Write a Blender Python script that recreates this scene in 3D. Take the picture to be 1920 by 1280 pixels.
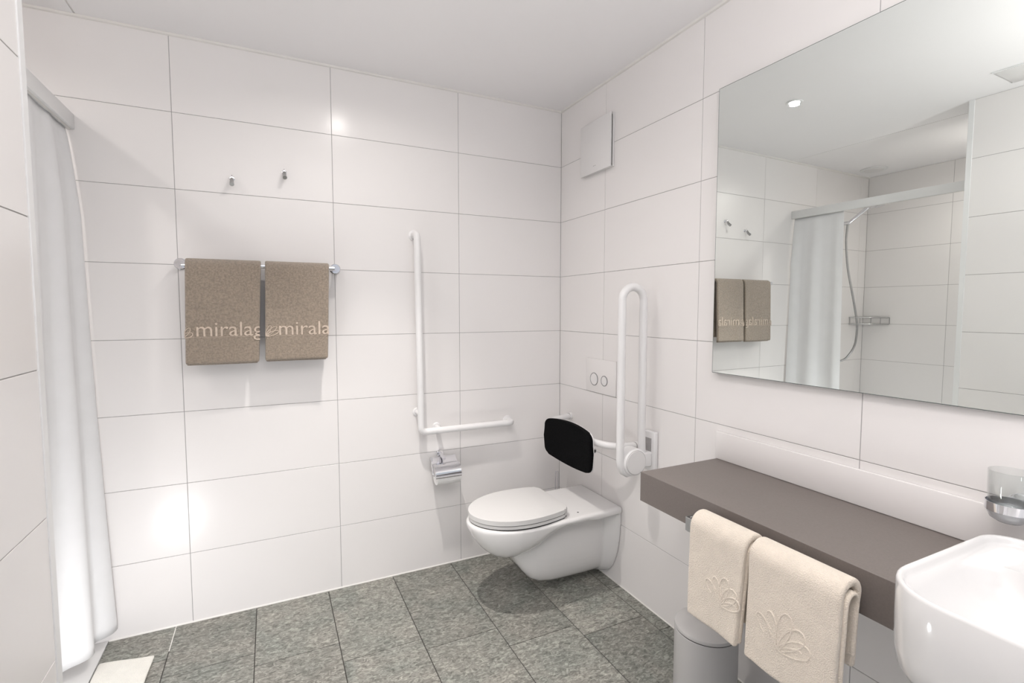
import bpy, bmesh, math, random
from mathutils import Vector, Matrix
random.seed(4)
for o in list(bpy.data.objects): bpy.data.objects.remove(o, do_unlink=True)
SC = bpy.context.scene
COL = SC.collection
PI = math.pi

# ------------------------------------------------------------------ camera
cam = bpy.data.objects.new('camera', bpy.data.cameras.new('camera'))
COL.objects.link(cam)
cam.data.sensor_width = 36.0
cam.data.lens = 938.01/1920*36
cam.data.clip_start = 0.02
cam.location = (-1.4723, -2.4197, 1.3212)
cam.rotation_euler = (PI/2 - 0.0648, 0, -0.4505)
SC.camera = cam

# ------------------------------------------------------------------ world, lights, exposure
w = bpy.data.worlds.new('world'); SC.world = w; w.use_nodes = True
w.node_tree.nodes['Background'].inputs[0].default_value = (0.9, 0.93, 1, 1)
w.node_tree.nodes['Background'].inputs[1].default_value = 0.7
SC.view_settings.view_transform = 'Standard'
SC.view_settings.look = 'None'
SC.view_settings.exposure = 0.03
SC.view_settings.gamma = 1.0
SC.view_settings.use_curve_mapping = False

def area(name, loc, power, size, color, spread=180, aim=(0, 0, -1)):
    l = bpy.data.lights.new(name, 'AREA'); l.shape = 'DISK'; l.size = size
    l.energy = power; l.color = color; l.spread = math.radians(spread)
    o = bpy.data.objects.new(name, l); COL.objects.link(o); o.location = loc
    o.rotation_euler = Vector(aim).to_track_quat('-Z', 'Y').to_euler()
    return o
WARM = (1.0, 0.955, 0.91)
D1 = (-1.095, -0.67)
area('downlight_lamp', (D1[0], D1[1], 2.386), 3.4, 0.045, WARM, 160)           # the downlight seen in the mirror: its stray light
sp = bpy.data.lights.new('downlight_beam', 'SPOT'); sp.energy = 92; sp.color = WARM; sp.spot_size = math.radians(74); sp.spot_blend = 1.0; sp.shadow_soft_size = 0.022
sp_o = bpy.data.objects.new('downlight_beam', sp); COL.objects.link(sp_o); sp_o.location = (D1[0], D1[1], 2.38)   # and its beam
area('downlight_lamp_room', (-1.0, -1.95, 2.385), 3.5, 0.09, WARM, 160)         # its twin behind the camera's shoulder
area('shower_fill_lamp', (-2.55, -0.98, 2.385), 4.6, 0.08, WARM, 165)      # added fill without a fitting: brightens the shower, hidden behind the partition
area('downlight_lamp_basin', (-0.42, -2.35, 2.385), 2.6, 0.09, WARM, 160)       # over the basin
area('added_bounce_fill', (-1.20, -2.65, 1.62), 27, 0.2, (1, 0.98, 0.97), 150, (-0.1, 0.2, 1))      # unseen fill lamp added behind the camera, turned up to brighten the ceiling
lo = bpy.data.lights.new('floor_level_lamp', 'POINT'); lo.energy = 8.5; lo.shadow_soft_size = 0.07; lo.color = (0.95, 0.97, 1.0)
lo_o = bpy.data.objects.new('floor_level_lamp', lo); COL.objects.link(lo_o); lo_o.location = (-1.95, -0.86, 0.15)   # low lamp by the partition's end: throws the upward shadows

# ------------------------------------------------------------------ materials
def mat(name, color, rough=0.5, metal=0.0, spec=0.5, var=None, bump=None, coat=0.0, sheen=0.0, trans=0.0, ior=1.45, sss=0.0):
    m = bpy.data.materials.new(name); m.use_nodes = True
    nt = m.node_tree; b = nt.nodes['Principled BSDF']
    b.inputs['Base Color'].default_value = (*color, 1)
    b.inputs['Roughness'].default_value = rough
    b.inputs['Metallic'].default_value = metal
    b.inputs['Specular IOR Level'].default_value = spec
    b.inputs['IOR'].default_value = ior
    b.inputs['Coat Weight'].default_value = coat
    b.inputs['Coat Roughness'].default_value = 0.05
    b.inputs['Sheen Weight'].default_value = sheen
    b.inputs['Transmission Weight'].default_value = trans
    if sss:
        b.inputs['Subsurface Weight'].default_value = sss
        b.inputs['Subsurface Scale'].default_value = 0.01
    tc = nt.nodes.new('ShaderNodeTexCoord')
    if var:
        scale, amount = var
        n = nt.nodes.new('ShaderNodeTexNoise'); n.inputs['Scale'].default_value = scale; n.inputs['Detail'].default_value = 5
        nt.links.new(tc.outputs['Object'], n.inputs['Vector'])
        r = nt.nodes.new('ShaderNodeMapRange'); r.inputs[1].default_value = 0.3; r.inputs[2].default_value = 0.7
        r.inputs[3].default_value = 1-amount; r.inputs[4].default_value = 1+amount
        nt.links.new(n.outputs['Fac'], r.inputs[0])
        x = nt.nodes.new('ShaderNodeVectorMath'); x.operation = 'SCALE'; x.inputs[0].default_value = color
        nt.links.new(r.outputs[0], x.inputs['Scale']); nt.links.new(x.outputs[0], b.inputs['Base Color'])
    if bump:
        scale, strength, dist = bump
        n = nt.nodes.new('ShaderNodeTexNoise'); n.inputs['Scale'].default_value = scale; n.inputs['Detail'].default_value = 6
        nt.links.new(tc.outputs['Object'], n.inputs['Vector'])
        bp = nt.nodes.new('ShaderNodeBump'); bp.inputs['Strength'].default_value = strength; bp.inputs['Distance'].default_value = dist
        nt.links.new(n.outputs['Fac'], bp.inputs['Height']); nt.links.new(bp.outputs[0], b.inputs['Normal'])
    return m

M = {}
M['tile'] = mat('wall_tile', (0.845, 0.82, 0.81), 0.23, spec=0.45, var=(1.1, 0.008), bump=(2.5, 0.05, 0.01))
M['grout'] = mat('wall_grout', (0.40, 0.385, 0.38), 0.9, var=(30, 0.1))
M['paint'] = mat('ceiling_paint', (0.90, 0.885, 0.89), 0.75, var=(1.3, 0.01), bump=(160, 0.05, 0.002))
M['caulk'] = mat('white_silicone', (0.78, 0.76, 0.73), 0.45, var=(12, 0.03))
M['trim'] = mat('white_trim', (0.82, 0.82, 0.82), 0.35, var=(5, 0.01))
M['ceramic'] = mat('glazed_ceramic', (0.77, 0.76, 0.755), 0.09, spec=0.55, var=(3, 0.006), coat=0.4)
M['seat'] = mat('seat_plastic', (0.70, 0.69, 0.68), 0.22, spec=0.5, var=(3, 0.006))
M['bar'] = mat('white_nylon_tube', (0.82, 0.81, 0.81), 0.28, spec=0.5, var=(6, 0.01))
M['plastic'] = mat('white_plastic', (0.80, 0.785, 0.78), 0.3, spec=0.5, var=(4, 0.008))
M['chrome'] = mat('chrome', (0.80, 0.80, 0.83), 0.07, metal=1.0, var=(8, 0.02))
M['steel'] = mat('brushed_steel', (0.42, 0.42, 0.42), 0.33, metal=1.0, var=(40, 0.06))
M['ring'] = mat('ring_line_grey', (0.22, 0.22, 0.23), 0.35, metal=0.6, var=(9, 0.05))
M['black'] = mat('black_foam', (0.004, 0.004, 0.0045), 0.9, spec=0.08, var=(160, 0.5), bump=(500, 0.4, 0.002))
M['dark'] = mat('dark_gap', (0.03, 0.028, 0.027), 0.7, var=(20, 0.1))
M['counter'] = mat('taupe_laminate', (0.185, 0.160, 0.148), 0.38, spec=0.4, var=(220, 0.05), bump=(900, 0.08, 0.001))
M['counter_edge'] = M['counter']
M['brown'] = mat('brown_terry', (0.43, 0.35, 0.275), 0.95, spec=0.1, var=(150, 0.22), bump=(420, 1.0, 0.008), sheen=0.5)
M['brown_text'] = mat('brown_terry_relief', (0.62, 0.515, 0.425), 0.85, spec=0.15, var=(70, 0.10), bump=(500, 0.5, 0.003), sheen=0.5)
M['cream'] = mat('cream_terry', (0.87, 0.775, 0.665), 0.95, spec=0.1, var=(30, 0.04), bump=(380, 0.8, 0.005), sheen=0.4)
M['mat'] = mat('bath_mat_terry', (0.84, 0.82, 0.76), 0.95, spec=0.1, var=(30, 0.03), bump=(300, 0.9, 0.005), sheen=0.4)
M['bin'] = mat('bin_lacquer', (0.52, 0.51, 0.505), 0.35, spec=0.45, var=(6, 0.01))
M['paper'] = mat('toilet_paper', (0.86, 0.85, 0.84), 0.9, spec=0.1, var=(60, 0.02), bump=(300, 0.3, 0.002))
M['card'] = mat('cardboard', (0.42, 0.34, 0.25), 0.9, var=(60, 0.08))
def thin_glass(name, tint, diffuse, rough):
    m = bpy.data.materials.new(name); m.use_nodes = True; nt = m.node_tree; nt.nodes.remove(nt.nodes['Principled BSDF'])
    tr = nt.nodes.new('ShaderNodeBsdfTransparent'); tr.inputs[0].default_value = (*tint, 1)
    gl = nt.nodes.new('ShaderNodeBsdfGlossy'); gl.inputs['Roughness'].default_value = rough
    df = nt.nodes.new('ShaderNodeBsdfDiffuse'); df.inputs[0].default_value = (0.82, 0.83, 0.85, 1)
    lw0 = nt.nodes.new('ShaderNodeLayerWeight'); lw0.inputs[0].default_value = 0.25
    lw = nt.nodes.new('ShaderNodeMapRange'); lw.inputs[3].default_value = 0.03; lw.inputs[4].default_value = 0.55
    nt.links.new(lw0.outputs['Facing'], lw.inputs[0])
    a = nt.nodes.new('ShaderNodeMixShader'); b = nt.nodes.new('ShaderNodeMixShader'); a.inputs[0].default_value = diffuse
    L = nt.links; L.new(tr.outputs[0], a.inputs[1]); L.new(df.outputs[0], a.inputs[2])
    L.new(lw.outputs[0], b.inputs[0]); L.new(a.outputs[0], b.inputs[1]); L.new(gl.outputs[0], b.inputs[2])
    L.new(b.outputs[0], nt.nodes['Material Output'].inputs['Surface']); return m
M['glass'] = thin_glass('clear_glass', (0.96, 0.97, 0.965), 0.02, 0.02)
M['frost'] = thin_glass('frosted_cup', (0.95, 0.96, 0.97), 0.45, 0.1)
M['tray'] = mat('shower_tray_white', (0.80, 0.80, 0.80), 0.25, var=(3, 0.01))
M['curtain'] = mat('curtain_fabric', (0.92, 0.92, 0.93), 0.8, spec=0.15, var=(14, 0.015), bump=(700, 0.12, 0.001))
_nt = M['curtain'].node_tree                                            # thin cloth lets some light through
_t = _nt.nodes.new('ShaderNodeBsdfTranslucent'); _t.inputs[0].default_value = (0.85, 0.85, 0.87, 1)
_x = _nt.nodes.new('ShaderNodeMixShader'); _x.inputs[0].default_value = 0.10
_o = _nt.nodes['Material Output']
_nt.links.new(_nt.nodes['Principled BSDF'].outputs[0], _x.inputs[1]); _nt.links.new(_t.outputs[0], _x.inputs[2])
_nt.links.new(_x.outputs[0], _o.inputs['Surface'])

def mirror_mat():
    m = mat('mirror_silver', (0.86, 0.895, 0.875), 0.0, metal=1.0, var=(2, 0.004)); return m
M['mirror'] = mirror_mat()
M['mirror_edge'] = mat('mirror_edge', (0.16, 0.18, 0.17), 0.25, spec=0.5, var=(9, 0.05))

def lamp_mat():
    m = bpy.data.materials.new('lit_lens'); m.use_nodes = True
    b = m.node_tree.nodes['Principled BSDF']
    b.inputs['Base Color'].default_value = (1, 1, 1, 1)
    b.inputs['Emission Color'].default_value = (1, 0.97, 0.93, 1)
    b.inputs['Emission Strength'].default_value = 12
    return m
M['lens'] = lamp_mat()

def slate_mat():
    m = mat('slate_floor_tile', (0.2, 0.2, 0.19), 0.55, spec=0.35)
    nt = m.node_tree; b = nt.nodes['Principled BSDF']; L = nt.links
    tc = nt.nodes.new('ShaderNodeTexCoord'); oi = nt.nodes.new('ShaderNodeObjectInfo')
    of = nt.nodes.new('ShaderNodeVectorMath'); of.operation = 'ADD'
    rv = nt.nodes.new('ShaderNodeMath'); rv.operation = 'MULTIPLY'; rv.inputs[1].default_value = 37.0
    L.new(oi.outputs['Random'], rv.inputs[0]); L.new(tc.outputs['Object'], of.inputs[0]); L.new(rv.outputs[0], of.inputs[1])
    # streaky cleft: stretched noise warped by another
    mp = nt.nodes.new('ShaderNodeMapping'); mp.inputs['Rotation'].default_value = (0, 0, 0.5); mp.inputs['Scale'].default_value = (1.0, 1.9, 1)
    L.new(of.outputs[0], mp.inputs['Vector'])
    n1 = nt.nodes.new('ShaderNodeTexNoise'); n1.inputs['Scale'].default_value = 42; n1.inputs['Detail'].default_value = 9; n1.inputs['Roughness'].default_value = 0.72; n1.inputs['Distortion'].default_value = 1.2
    L.new(mp.outputs[0], n1.inputs['Vector'])
    n2 = nt.nodes.new('ShaderNodeTexNoise'); n2.inputs['Scale'].default_value = 5; n2.inputs['Detail'].default_value = 4; n2.inputs['Distortion'].default_value = 0.8
    L.new(of.outputs[0], n2.inputs['Vector'])
    r1 = nt.nodes.new('ShaderNodeValToRGB'); e = r1.color_ramp.elements
    e[0].position = 0.36; e[0].color = (0.120, 0.120, 0.112, 1); e[1].position = 0.66; e[1].color = (0.47, 0.468, 0.435, 1)
    q = r1.color_ramp.elements.new(0.50); q.color = (0.245, 0.245, 0.228, 1)
    L.new(n1.outputs['Fac'], r1.inputs[0])
    r2 = nt.nodes.new('ShaderNodeValToRGB'); e = r2.color_ramp.elements
    e[0].position = 0.35; e[0].color = (0.86, 0.89, 0.86, 1); e[1].position = 0.65; e[1].color = (1.07, 1.04, 1.0, 1)
    L.new(n2.outputs['Fac'], r2.inputs[0])
    mx = nt.nodes.new('ShaderNodeMix'); mx.data_type = 'RGBA'; mx.blend_type = 'MULTIPLY'; mx.inputs[0].default_value = 1
    L.new(r1.outputs[0], mx.inputs[6]); L.new(r2.outputs[0], mx.inputs[7])
    mr = nt.nodes.new('ShaderNodeMapRange'); mr.inputs[3].default_value = 0.9; mr.inputs[4].default_value = 1.1
    L.new(oi.outputs['Random'], mr.inputs[0])
    sc = nt.nodes.new('ShaderNodeVectorMath'); sc.operation = 'SCALE'
    L.new(mx.outputs[2], sc.inputs[0]); L.new(mr.outputs[0], sc.inputs['Scale']); L.new(sc.outputs[0], b.inputs['Base Color'])
    bp = nt.nodes.new('ShaderNodeBump'); bp.inputs['Strength'].default_value = 0.45; bp.inputs['Distance'].default_value = 0.004
    L.new(n1.outputs['Fac'], bp.inputs['Height']); L.new(bp.outputs[0], b.inputs['Normal'])
    return m
M['slate'] = slate_mat()
M['floor_grout'] = mat('floor_grout', (0.065, 0.061, 0.057), 0.9, var=(30, 0.15))

# ------------------------------------------------------------------ mesh helpers
def box(bm, lo, hi, bev=0.0, seg=2):
    lo = Vector(lo); hi = Vector(hi)
    g = bmesh.ops.create_cube(bm, size=1.0)
    vs = g['verts']
    for v in vs: v.co = Vector([lo[i] + (v.co[i]+0.5)*(hi[i]-lo[i]) for i in range(3)])
    if bev > 0:
        es = set(e for v in vs for e in v.link_edges)
        bmesh.ops.bevel(bm, geom=list(es), offset=bev, segments=seg, profile=0.5, affect='EDGES')

def frame(d):
    d = d.normalized()
    a = Vector((0, 0, 1)) if abs(d.z) < 0.9 else Vector((1, 0, 0))
    u = d.cross(a).normalized(); return u, d.cross(u).normalized()

def tube(bm, pts, r, seg=14, cap=True, flat=1.0):
    pts = [Vector(p) for p in pts]
    n = len(pts); rings = []
    rr = r if hasattr(r, '__len__') else [r]*n
    u = None
    for i, p in enumerate(pts):
        d = (pts[min(i+1, n-1)]-pts[max(i-1, 0)]).normalized()
        if u is None: u, v = frame(d)
        else:
            u = (u - d*u.dot(d)).normalized(); v = d.cross(u)
        rings.append([bm.verts.new(p + (u*math.cos(2*PI*k/seg) + v*math.sin(2*PI*k/seg)*flat)*rr[i]) for k in range(seg)])
    for a, b in zip(rings, rings[1:]):
        for k in range(seg): bm.faces.new((a[k], a[(k+1) % seg], b[(k+1) % seg], b[k]))
    if cap:
        bm.faces.new(rings[0][::-1]); bm.faces.new(rings[-1])

def fillet(pts, r, n=7):
    """polyline with rounded corners"""
    pts = [Vector(p) for p in pts]; out = [pts[0]]
    for i in range(1, len(pts)-1):
        a, b, c = pts[i-1], pts[i], pts[i+1]
        da = (a-b); dc = (c-b); t = min(r, da.length*0.49, dc.length*0.49)
        p0 = b+da.normalized()*t; p1 = b+dc.normalized()*t
        for k in range(n+1):
            s = k/n; out.append((1-s)**2*p0 + 2*s*(1-s)*b + s*s*p1)
    out.append(pts[-1]); return out

def lathe(bm, prof, c, axis='z', seg=40, flip=False):
    """prof: list of (radius, height along axis)"""
    c = Vector(c); rings = []
    for r, h in prof:
        ring = []
        for k in range(seg):
            a = 2*PI*k/seg; x, y = r*math.cos(a), r*math.sin(a)
            p = {'z': Vector((x, y, h)), 'x': Vector((h, x, y)), 'y': Vector((y, h, x))}[axis]
            ring.append(bm.verts.new(c+p))
        rings.append(ring)
    for a, b in zip(rings, rings[1:]):
        for k in range(seg): bm.faces.new((a[k], a[(k+1) % seg], b[(k+1) % seg], b[k]))
    if prof[0][0] > 1e-5: bm.faces.new(rings[0][::-1])
    if prof[-1][0] > 1e-5: bm.faces.new(rings[-1])
    bmesh.ops.remove_doubles(bm, verts=bm.verts, dist=1e-6)

def loft(bm, rings, cap=True):
    R = [[bm.verts.new(p) for p in r] for r in rings]; n = len(R[0])
    for a, b in zip(R, R[1:]):
        for k in range(n): bm.faces.new((a[k], a[(k+1) % n], b[(k+1) % n], b[k]))
    if cap: bm.faces.new(R[0][::-1]); bm.faces.new(R[-1])

def prism(bm, outline, h0, h1, axis='z', bev=0.0, seg=3):
    def P(a, b, h): return {'z': (a, b, h), 'x': (h, a, b), 'y': (a, h, b)}[axis]
    lo = [bm.verts.new(P(a, b, h0)) for a, b in outline]; hi = [bm.verts.new(P(a, b, h1)) for a, b in outline]
    n = len(lo); f0 = bm.faces.new(lo[::-1]); f1 = bm.faces.new(hi)
    for k in range(n): bm.faces.new((lo[k], lo[(k+1) % n], hi[(k+1) % n], hi[k]))
    if bev: bmesh.ops.bevel(bm, geom=list(set(f0.edges) | set(f1.edges)), offset=bev, segments=seg, profile=0.5, affect='EDGES')

def rrect(a0, a1, b0, b1, r, n=6):
    """rounded rectangle; r one radius or four (a0b0, a1b0, a1b1, a0b1)"""
    rs = r if hasattr(r, '__len__') else [r]*4
    cs = [(a0+rs[0], b0+rs[0], PI), (a1-rs[1], b0+rs[1], 1.5*PI), (a1-rs[2], b1-rs[2], 0), (a0+rs[3], b1-rs[3], 0.5*PI)]
    return [(cx+q*math.cos(s+k/n*PI/2), cy+q*math.sin(s+k/n*PI/2)) for (cx, cy, s), q in zip(cs, rs) for k in range(n+1)]

def finish(me, smooth=True, ang=35):
    if smooth:
        for p in me.polygons: p.use_smooth = True
        me.set_sharp_from_angle(angle=math.radians(ang))

def obj(name, bm, m, parent=None, smooth=True, ang=35, recalc=True):
    """link bm (world coordinates) as ONE mesh object, as a child of parent if given"""
    if recalc: bmesh.ops.recalc_face_normals(bm, faces=bm.faces)
    me = bpy.data.meshes.new(name)
    if parent is not None:
        off = Vector(parent['_off'])
        bmesh.ops.translate(bm, vec=-off, verts=bm.verts)
    bm.to_mesh(me); bm.free(); me.materials.append(m); finish(me, smooth, ang)
    o = bpy.data.objects.new(name, me); COL.objects.link(o)
    o['_off'] = tuple(parent['_off']) if parent is not None else (0.0, 0.0, 0.0)
    if parent is not None: o.parent = parent
    return o
def NB(): return bmesh.new()

def thing(name, label, cat, loc, group=None):
    o = bpy.data.objects.new(name, None); COL.objects.link(o); o.empty_display_size = 0.05
    o.location = loc; o['_off'] = tuple(loc); o['label'] = label; o['category'] = cat
    if group: o['group'] = group
    return o
def tag(o, label, cat, group=None):
    o['label'] = label; o['category'] = cat
    if group: o['group'] = group
    return o
def struct(name, bm, m, smooth=False):
    o = obj(name, bm, m, None, smooth); o['kind'] = 'structure'; return o
def part(name, m, parent, shape, smooth=True, ang=35, label=None):
    bm = NB(); shape(bm); o = obj(name, bm, m, parent, smooth, ang)
    if label: o['label'] = label
    return o

# ------------------------------------------------------------------ room shell
XS, XP, YP, XT, YF, ZC = -3.10, -1.89, -1.10, -2.085, -3.20, 2.40   # shower side wall, partition face, partition end, tray edge, front wall, ceiling
R1 = 0.406
GAP = 0.0022
G = 0.0014        # grout depth

tile_cache = {}
def tile(parent, size, loc, m, bev):
    key = (tuple(round(s, 4) for s in size), m.name)
    if key not in tile_cache:
        bm = NB(); box(bm, [-s/2 for s in size], [s/2 for s in size], bev, 1)
        bmesh.ops.recalc_face_normals(bm, faces=bm.faces)
        me = bpy.data.meshes.new('tile'); bm.to_mesh(me); bm.free(); me.materials.append(m)
        tile_cache[key] = me
    o = bpy.data.objects.new('tile', tile_cache[key]); COL.objects.link(o); o.parent = parent; o.location = loc
    return o
ZB = [0.3*k for k in range(9)]
T = 0.008
def wall_tiles(parent, axis, plane, sign, ub):
    """axis: normal axis; sign: +1 when the tiles face the positive axis"""
    for u0, u1 in zip(ub, ub[1:]):
        for z0, z1 in zip(ZB, ZB[1:]):
            a, b = min(u0, u1)+GAP/2, max(u0, u1)-GAP/2; c0, c1 = z0+GAP/2, z1-GAP/2
            pos = plane - sign*T/2
            if axis == 'y': tile(parent, (b-a, T, c1-c0), ((a+b)/2, pos, (c0+c1)/2), M['tile'], 0.0006)
            else: tile(parent, (T, b-a, c1-c0), (pos, (a+b)/2, (c0+c1)/2), M['tile'], 0.0006)

b = NB(); box(b, (XS-0.1, G, -0.02), (0.1, 0.12, ZC+0.1)); wall_back = struct('wall_back', b, M['grout'])
wall_tiles(wall_back, 'y', 0.0, -1, [0, -0.6, -1.2, -1.8, -2.4, -3.0, XS])
b = NB(); box(b, (G, YF-0.1, -0.02), (0.12, G, ZC+0.1)); wall_right = struct('wall_right', b, M['grout'])
wall_tiles(wall_right, 'x', 0.0, -1, [0, -R1, -R1-0.6, -R1-1.2, -R1-1.8, -R1-2.4, YF])
b = NB(); box(b, (XS-0.12, YP, -0.02), (XS-G, G, ZC+0.1)); wall_shower = struct('wall_shower', b, M['grout'])
wall_tiles(wall_shower, 'x', XS, 1, [0, -0.57, YP])
b = NB(); box(b, (XS-0.1, YF-0.1, -0.02), (XP-G, YP-G, ZC+0.1)); wall_left = struct('wall_left', b, M['grout'])
wall_tiles(wall_left, 'x', XP, 1, [YP, YP-0.6, YP-1.2, YP-1.8, YF])
wall_tiles(wall_left, 'y', YP, 1, [XP, XP-0.6, XP-1.2])

b = NB(); box(b, (XT+0.003, YF-0.1, ZC), (0.1, 0.1, ZC+0.1)); ceiling = struct('ceiling', b, M['paint'])
part('shower_ceiling_panel', M['paint'], ceiling, lambda b: box(b, (XS-0.1, YP-0.1, ZC), (XT-0.003, 0.1, ZC+0.1)), False)
part('ceiling_joint', M['caulk'], ceiling, lambda b: box(b, (XT-0.003, YP, ZC+0.004), (XT+0.003, 0.0, ZC+0.09)), False)

# silicone beads and trims
def bead(name, pts, r):
    b = NB(); tube(b, pts, r, 8); return struct(name, b, M['caulk'], True)
bead('trim_1', [(XS, -0.001, ZC-0.001), (0, -0.001, ZC-0.001)], 0.009)
bead('trim_2', [(-0.001, 0, ZC-0.001), (-0.001, YF, ZC-0.001)], 0.009)
bead('trim_3', [(XT, 0, 0.001), (0, 0, 0.001)], 0.0045)
bead('trim_4', [(0, 0, 0.001), (0, YF, 0.001)], 0.0035)
b = NB(); box(b, (XP-0.004, YP-0.021, 0), (XP+0.0025, YP+0.003, ZC), 0.001, 1); struct('trim_5', b, M['trim'])

# floor: grout bed with stone-look tiles laid in staggered columns
b = NB(); box(b, (XT, YF-0.1, -0.12), (0.1, 0.1, -0.0022)); floor = struct('floor', b, M['floor_grout'])
cols = [(0.0, -0.06, -0.90), (-0.06, -0.36, -0.792), (-0.36, -0.66, -0.718), (-0.66, -0.96, -0.595), (-0.96, -1.26, -0.527), (-1.26, -1.56, -0.408), (-1.56, -1.86, -0.33), (-1.86, XT-0.0016, -0.22)]
FG = 0.0034
for x1, x0, yc in cols:
    ys = [0.0]; y = yc
    while y > YF: ys.append(y); y -= 0.6
    ys.append(YF)
    for ya, yb in zip(ys, ys[1:]):
        if x0 < XP-0.01 and yb < YP: yb = max(yb, YP)
        if ya-yb < 0.02: continue
        sx, sy = (x1-x0-FG), (ya-yb-FG)
        tile(floor, (sx, sy, 0.012), ((x0+x1)/2, (ya+yb)/2, -0.006+random.uniform(-0.0004, 0.0004)), M['slate'], 0.0008)
b = NB(); box(b, (-1.8615, -0.17, -0.004), (-1.8585, -0.002, 0.0003)); o = obj('white_grout_smear', b, M['caulk'], floor, False)

# shower tray
t = thing('shower_tray', 'flat white shower tray floor behind the curtain', 'shower tray', (-2.6, -0.55, 0))
part('tray', M['tray'], t, lambda b: box(b, (XS+0.001, YP+0.001, -0.05), (XT-0.001, -0.001, 0.004), 0.002, 2))
part('drain_cover', M['steel'], t, lambda b: lathe(b, [(0.045, 0.0035), (0.045, 0.006), (0.04, 0.0075), (0.0, 0.0075)], (-2.62, -0.5, 0)))

# ------------------------------------------------------------------ mirror
AM, X0M, Y0M = -0.014, -0.018, -1.7
def mx(y): return X0M + AM*(y-Y0M)
YM0, YM1, ZM0, ZM1 = -1.1045, -2.66, 1.091, 2.093
t = thing('wall_mirror', 'large frameless mirror set flush in the tiled wall above the counter', 'mirror', (0, -1.88, ZM0))
def wedge(bm, y0, y1, z0, z1, front, back):
    vs = [bm.verts.new(p) for p in ((mx(y0)+front, y0, z0), (mx(y1)+front, y1, z0), (mx(y1)+front, y1, z1), (mx(y0)+front, y0, z1),
                                    (back, y0, z0), (back, y1, z0), (back, y1, z1), (back, y0, z1))]
    for f in ((0, 1, 2, 3), (7, 6, 5, 4), (0, 4, 5, 1), (1, 5, 6, 2), (2, 6, 7, 3), (3, 7, 4, 0)): bm.faces.new([vs[i] for i in f])
part('mirror_glass', M['mirror'], t, lambda b: wedge(b, YM0-0.002, YM1+0.002, ZM0+0.002, ZM1-0.002, 0.0, -0.0005), False)
part('mirror_edge', M['mirror_edge'], t, lambda b: wedge(b, YM0, YM1, ZM0, ZM1, 0.0006, 0.0), False)

# ------------------------------------------------------------------ ceiling fittings
t = thing('ceiling_downlight', 'lit recessed downlight in the main ceiling, seen in the mirror', 'light', (D1[0], D1[1], ZC))
part('bezel', M['trim'], t, lambda b: lathe(b, [(0.040, -0.0005), (0.040, -0.004), (0.037, -0.006), (0.027, -0.004), (0.025, 0.0)], (D1[0], D1[1], ZC)))
part('lens', M['lens'], t, lambda b: lathe(b, [(0.025, -0.0035), (0.025, -0.001), (0, -0.001)], (D1[0], D1[1], ZC)))
t = thing('shower_downlight', 'unlit round ceiling fitting above the shower', 'light', (-2.85, -0.16, ZC))
part('bezel', M['trim'], t, lambda b: lathe(b, [(0.09, -0.0005), (0.09, -0.006), (0.08, -0.009), (0.0, -0.009)], (-2.85, -0.16, ZC)))
part('diffuser', M['plastic'], t, lambda b: lathe(b, [(0.065, -0.008), (0.06, -0.013), (0, -0.014)], (-2.85, -0.16, ZC)))
t = thing('ceiling_vent', 'square ceiling vent panel above the left partition wall', 'vent', (-1.69, -1.47, ZC))
part('vent_plate', M['plastic'], t, lambda b: box(b, (-1.79, -1.62, ZC-0.008), (-1.59, -1.30, ZC-0.0005), 0.002, 2))
for lo_, hi_ in (((-1.80, -1.63, ZC-0.005), (-1.79, -1.29, ZC-0.0003)), ((-1.59, -1.63, ZC-0.005), (-1.58, -1.29, ZC-0.0003))):
    part('vent_frame', M['trim'], t, lambda b: box(b, lo_, hi_), False)

# ------------------------------------------------------------------ extract fan cover, flush plate
t = thing('extractor_fan', 'square white extractor fan cover high on the right wall near the corner', 'fan', (0, -0.351, 1.987))
part('fan_base', M['plastic'], t, lambda b: box(b, (-0.009, -0.4755, 1.989), (-0.0002, -0.2265, 2.234), 0.001, 1))
part('shadow_gap_band', M['dark'], t, lambda b: box(b, (-0.016, -0.4690, 1.996), (-0.009, -0.2330, 2.227)), False)  # dark block paints the shadow gap behind the cover
part('cover_plate', M['plastic'], t, lambda b: box(b, (-0.024, -0.4755, 1.987), (-0.016, -0.2265, 2.236), 0.002, 2))
part('badge', M['grout'], t, lambda b: [box(b, (-0.0243, -0.358-dy, 2.0185), (-0.0239, -0.349-dy, 2.0205)) for dy in (-0.010, 0.002)], False)

t = thing('flush_plate', 'white dual flush plate with two round buttons on the right wall', 'flush plate', (0, -0.393, 0.90))
part('plate', M['tile'], t, lambda b: box(b, (-0.006, -0.516, 0.903), (-0.0002, -0.272, 1.072), 0.002, 2))
for yb, rb in ((-0.3415, 0.031), (-0.4265, 0.0245)):
    bt = part('button', M['plastic'], t, lambda b: lathe(b, [(0, -0.0088), (rb-0.003, -0.0088), (rb-0.0015, -0.0075), (rb-0.0015, -0.005)], (0, yb, 0.9689), 'x'))
    part('button_ring', M['ring'], bt, lambda b: lathe(b, [(rb-0.0012, -0.0055), (rb-0.0012, -0.0082), (rb+0.0012, -0.0082), (rb+0.0012, -0.0055)], (0, yb, 0.9689), 'x', 48))

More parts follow.
